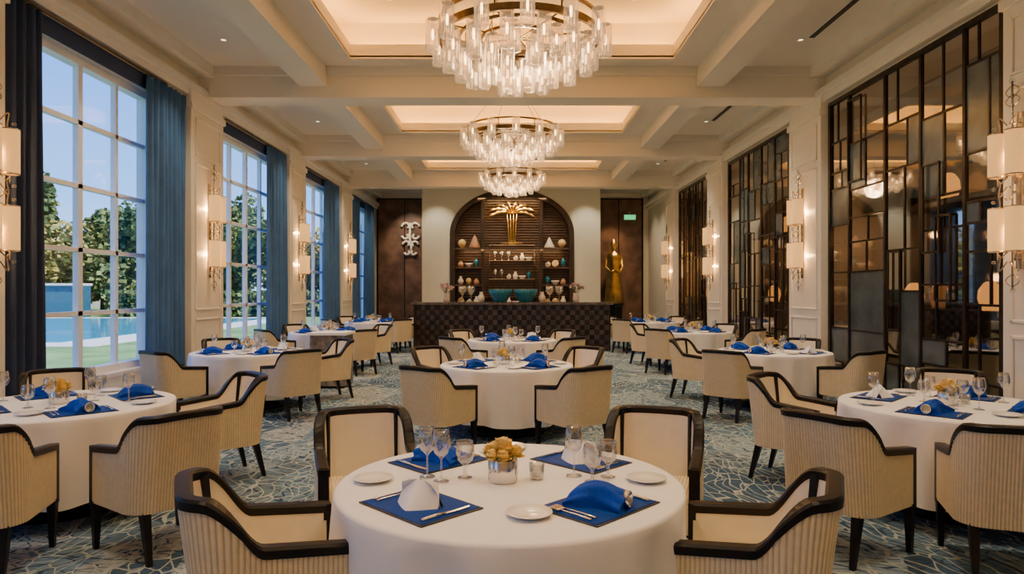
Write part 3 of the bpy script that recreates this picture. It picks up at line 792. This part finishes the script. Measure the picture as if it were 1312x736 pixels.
def centre(seed):
    rr=random.Random(seed); t=MB()
    t.lathe([(0,0),(.060,0),(.064,.005),(.064,.095),(.061,.098),(.058,.095),(.058,.02),(0,.02)],M_silver,40,mod=lambda a,z:1+.012*math.cos(a*20))
    for r,(cx,cy,cz) in((.070,(0,0,.130)),(.050,(.055,.01,.115)),(.050,(-.05,.035,.12)),(.046,(.0,-.05,.115)),(.042,(-.042,-.035,.115))):
        t.lathe([(0,-.02),(r*.55,-.01),(r*.6,.01),(r*.3,.03),(0,.035)],M_petal,10,c=(cx,cy,cz))
        for L,(nn,tl) in enumerate(((4,1.25),(6,.95),(7,.55),(7,.2))):
            for i in range(nn):
                M=Matrix.Translation((cx,cy,cz-.012))@Matrix.Rotation(2*pi*i/nn+L*.5+rr.uniform(-.2,.2),4,'Z')@Matrix.Rotation(tl+rr.uniform(-.15,.15),4,'X')
                q=r*(1.05-.05*L)
                vs=[(-q*.2,.0,0),(q*.2,0,0),(q*.5,q*.45,q*.12),(q*.42,q*.9,q*.05),(0,q*1.08,q*-.05),(-q*.42,q*.9,q*.05),(-q*.5,q*.45,q*.12),(0,q*.5,-q*.08)]
                t.add(vs,[(0,1,7),(1,2,7),(2,3,7),(3,4,7),(4,5,7),(5,6,7),(6,0,7)],M_petal,True,M)
    for i in range(4):
        a=rr.uniform(0,6.3); M=Matrix.Translation((.03*math.cos(a),.03*math.sin(a),.098))@Matrix.Rotation(a,4,'Z')@Matrix.Rotation(-.35,4,'Y')
        t.add([(0,0,0),(.04,-.018,.0),(.085,0,.004),(.04,.018,0)],[(0,1,2,3)],M_stem,False,M)
    return t.mesh('flower_centerpiece')
CPs=[centre(4),centre(9)]
t=MB(); t.lathe([(0,.0),(.028,0),(.032,.01),(.034,.07),(.032,.07),(.03,.012),(0,.01)],M_glass,20); t.lathe([(0,.011),(.026,.011),(.026,.03),(0,.032)],M_ivory,12); CA=t.mesh('votive_candle')

ZT_=.7515
def place_table(k,cx,cy,chairs,rot=0,custom=None,cr=1.10,whites=()):
    put(TB[k%3],'dining_table',(cx,cy,0),rot)
    for ci in chairs:
        a,r=ci[0],(ci[1] if len(ci)>1 else cr); da=ci[2] if len(ci)>2 else 0
        A=math.radians(a); put(CH,'dining_chair',(cx+r*math.cos(A),cy+r*math.sin(A),0),A+pi/2+math.radians(da))
    put(CPs[k%2],'flower_centerpiece',(cx-.03,cy+.0,ZT_),k)
    for i,a in enumerate((45,135,225,315)):
        A=math.radians(a); rz=A+pi/2
        def loc(lx,ly,z=ZT_):
            bx,by=cx+.49*math.cos(A),cy+.49*math.sin(A)
            return (bx+lx*math.cos(rz)-ly*math.sin(rz),by+lx*math.sin(rz)+ly*math.cos(rz),z)
        put(PM,'placemat',loc(0,0),rz)
        if i in whites: put(NW,'napkin',loc(.0,.0,ZT_+.0065),rz+.3)
        else: put(NB,'napkin',loc(0,0.0,ZT_+.0065),rz+R.uniform(-.2,.2)+(.3 if i%2 else -.3))
        put(FK,'fork',loc(-.172,0,ZT_+.0065),rz); put(FK,'fork',loc(-.146,0,ZT_+.0065),rz)
        put(KN,'knife',loc(.165,0,ZT_+.0065),rz)
        B=A+math.radians(-45 if i!=3 else -36); rp=.60 if i!=3 else .47
        put(PL,'bread_plate',(cx+rp*math.cos(B),cy+rp*math.sin(B),ZT_),0)
    gls=(custom or {}).get('g') or [(-.52,.10),(-.13,.12),(.44,.08),(.16,.12),(-.06,.42),(.06,.36),(.05,-.22),(-.12,-.2)]
    for j,(gx,gy) in enumerate(gls):
        put(G_wine if j%2==0 else G_water,'wine_glass' if j%2==0 else 'water_goblet',(cx+gx,cy+gy,ZT_),0)
    put(CA,'votive_candle',(cx+.12,cy+.03,ZT_),0)

D=[(45,),(135,),(225,),(315,)]
place_table(0,-.01,3.0,[(49.5,1.25,22),(131,1.26,-22),(196.9,.98,9),(343.1,.98,-9)],custom={'g':[(-.37,.06),(-.20,.05),(.29,.08),(.36,-.02),(-.30,-.01),(.44,.06)]},whites=(2,0))
place_table(1,-.06,7.75,[(45,1.2),(135,1.2),(235,1.18),(305,1.18)],whites=(1,))
place_table(2,-.0,11.6,D,whites=(0,))
place_table(1,-3.32,5.05,[(42,1.12),(125,1.25),(284,1.16),(325,1.36)],whites=(2,))
place_table(2,-3.6,9.35,[(38,1.12),(130,1.0),(238,1.08),(318,1.12)],whites=(0,))
place_table(0,-3.7,13.7,D,whites=(1,)); place_table(1,-3.7,18.2,D)
place_table(2,3.22,5.0,[(58,1.25),(138,1.12),(214,1.40),(250,1.14)],whites=(1,))
place_table(0,3.6,9.4,[(50,1.0),(142,1.12),(226,1.25),(302,1.12)],whites=(3,))
place_table(1,3.7,13.9,D); place_table(2,3.7,18.2,D)
t=MB(); t.box((-.28,-.3,0.04),(.28,.3,.86),M_station); t.box((-.31,-.33,.86),(.31,.33,.9),M_cloth); t.box((-.26,-.28,0),(.26,.28,.04),M_dark)
t.obj('service_station',(-2.98,11.3,0))

# ------------------------------------------------------------ exterior
g=MB(); g.box((-140,-60,-.4),(-5.31,160,-.25),M_lawn); g.obj('lawn_ground')
g=MB(); vs=[];fs=[]
for i in range(41):
    u=i/40; y=6+15*u; x=-8-6*u-1.5*math.sin(u*9)
    vs+=[(x,y,-.245),(x-2.0,y+.6,-.245)]
for i in range(40): fs.append((2*i,2*i+2,2*i+3,2*i+1))
g.add(vs,fs,M_path); g.obj('garden_path')
g=MB(); g.box((-38,22,-.245),(-13.5,45,-.22),M_path); g.box((-36,23.5,-.22),(-15.5,43.5,-.20),M_water); g.obj('swimming_pool')
g=MB(); g.box((-40,46,-.25),(-29,47,1.9),M_poolb); g.box((-40,45.8,1.9),(-29,47.2,2.05),M_path); g.obj('garden_wall')
g=MB(); g.box((-60,70,-.25),(-30,76,5.5),M_bld)
for i in range(8): g.box((-58+i*3.5,69.9,1),(-56.4+i*3.5,70,3.6),M_frost)
g.box((-61,69,5.5),(-29,77,5.9),M_terr); g.obj('distant_building')
def tree(seed,lm_,h=9,w=3.2):
    rr=random.Random(seed); t=MB()
    t.tube([(0,0,0),(.1,0,h*.3),(-.1,.1,h*.6)],[.28,.2,.12],M_bark,8)
    bl=[(rr.uniform(-w*.5,w*.5),rr.uniform(-w*.5,w*.5),h*rr.uniform(.25,.85),rr.uniform(.8,1.5)*w*.42) for _ in range(13)]
    for b in bl: t.tube([(0,0,h*.25),(b[0]*.5,b[1]*.5,(h*.3+b[2])/2),b[:3]],.06,M_bark,5)
    vs=[];fs=[]
    for k in range(4500):
        b=rr.choice(bl); th=rr.uniform(0,2*pi); cz=rr.uniform(-1,1); r=b[3]*rr.uniform(.5,1)**.5
        sz=math.sqrt(1-cz*cz); p=Vector((b[0]+r*sz*math.cos(th),b[1]+r*sz*math.sin(th),b[2]+r*cz))
        q=rr.uniform(.12,.26); Mx=Matrix.Rotation(rr.uniform(0,6.3),3,'Z')@Matrix.Rotation(rr.uniform(0,3),3,'X')
        o=len(vs); vs+=[p+Mx@Vector(v) for v in((-q,-q*.6,0),(q,-q*.6,0),(q*.6,q*.8,0),(-q*.6,q*.8,0))]; fs.append((o,o+1,o+2,o+3))
    t.add(vs,fs,lm_); return t.mesh('garden_tree')
TR=[tree(1,M_leaf),tree(2,M_leafy,8,3.6),tree(3,M_leaf,11,3.4)]
for (x,y,k,s) in((-40,51,0,1.3),(-37,51,0,1.2),(-33,50,1,.9),(-30.5,51,0,.9),(-28.5,52,2,.8),(-42,57,2,1.15),(-34,59,0,1.0),(-26,55,1,.9),(-22,54,0,.8),(-19,51,2,.7),(-25,63,2,1.0),(-20,62,0,.9),(-48,61,1,1.4),(-16,57,1,.9),(-14,61,0,.9),(-50,51,0,1.4),(-12,53,2,.7)):
    put(TR[k],'garden_tree',(x,y,-.25),R.random()*6,sc=s)
rr=random.Random(8); hd=MB(); vs=[];fs=[]
for k in range(9000):
    p=Vector((rr.uniform(-28,-8),47.5+rr.uniform(-.8,.8),rr.uniform(-.2,1.5))); q=rr.uniform(.08,.16)
    Mx=Matrix.Rotation(rr.uniform(0,6.3),3,'Z')@Matrix.Rotation(rr.uniform(0,3),3,'X')
    o=len(vs); vs+=[p+Mx@Vector(v) for v in((-q,-q,0),(q,-q,0),(q,q,0),(-q,q,0))]; fs.append((o,o+1,o+2,o+3))
hd.add(vs,fs,M_leaf); hd.obj('garden_hedge')

# ------------------------------------------------------------ world & sun
wd=bpy.data.worlds.new('World'); scene.world=wd; wd.use_nodes=True; nt=wd.node_tree; nt.nodes.clear()
N=nt.nodes.new; L=nt.links.new
tc=N('ShaderNodeTexCoord'); sx=N('ShaderNodeSeparateXYZ'); cr=N('ShaderNodeValToRGB'); bg=N('ShaderNodeBackground'); ow=N('ShaderNodeOutputWorld')
L(tc.outputs['Generated'],sx.inputs[0]); L(sx.outputs['Z'],cr.inputs[0]); L(cr.outputs[0],bg.inputs[0]); L(bg.outputs[0],ow.inputs[0])
e=cr.color_ramp.elements; e[0].position=0; e[0].color=(.46,.70,1.0,1); e[1].position=.6; e[1].color=(.04,.17,.70,1)
x=e.new(.12); x.color=(.20,.46,1.0,1)
x=e.new(.32); x.color=(.085,.29,.92,1)
bg.inputs[1].default_value=2.8
sl=bpy.data.lights.new('sun','SUN'); sl.energy=11; sl.angle=.02; sl.color=(1,.93,.8)
so=bpy.data.objects.new('sun',sl); scene.collection.objects.link(so)
so.rotation_euler=Vector((-.55,.35,-.75)).to_track_quat('-Z','Y').to_euler()
for i,(a,b) in enumerate(wins):
    o=area('window_portal',(-5.35,(a+b)/2,(ZB+ZT)/2),ZT-ZB,b-a,1,(1,1,1),(0,-pi/2,0)); o.data.cycles.is_portal=True

# ------------------------------------------------------------ camera
cam=bpy.data.cameras.new('camera'); co=bpy.data.objects.new('camera',cam); scene.collection.objects.link(co)
co.location=(0,0,1.59); co.rotation_euler=(pi/2,0,0)
cam.lens=24.0; cam.sensor_width=36; cam.shift_y=4/1312; cam.clip_end=400
scene.camera=co
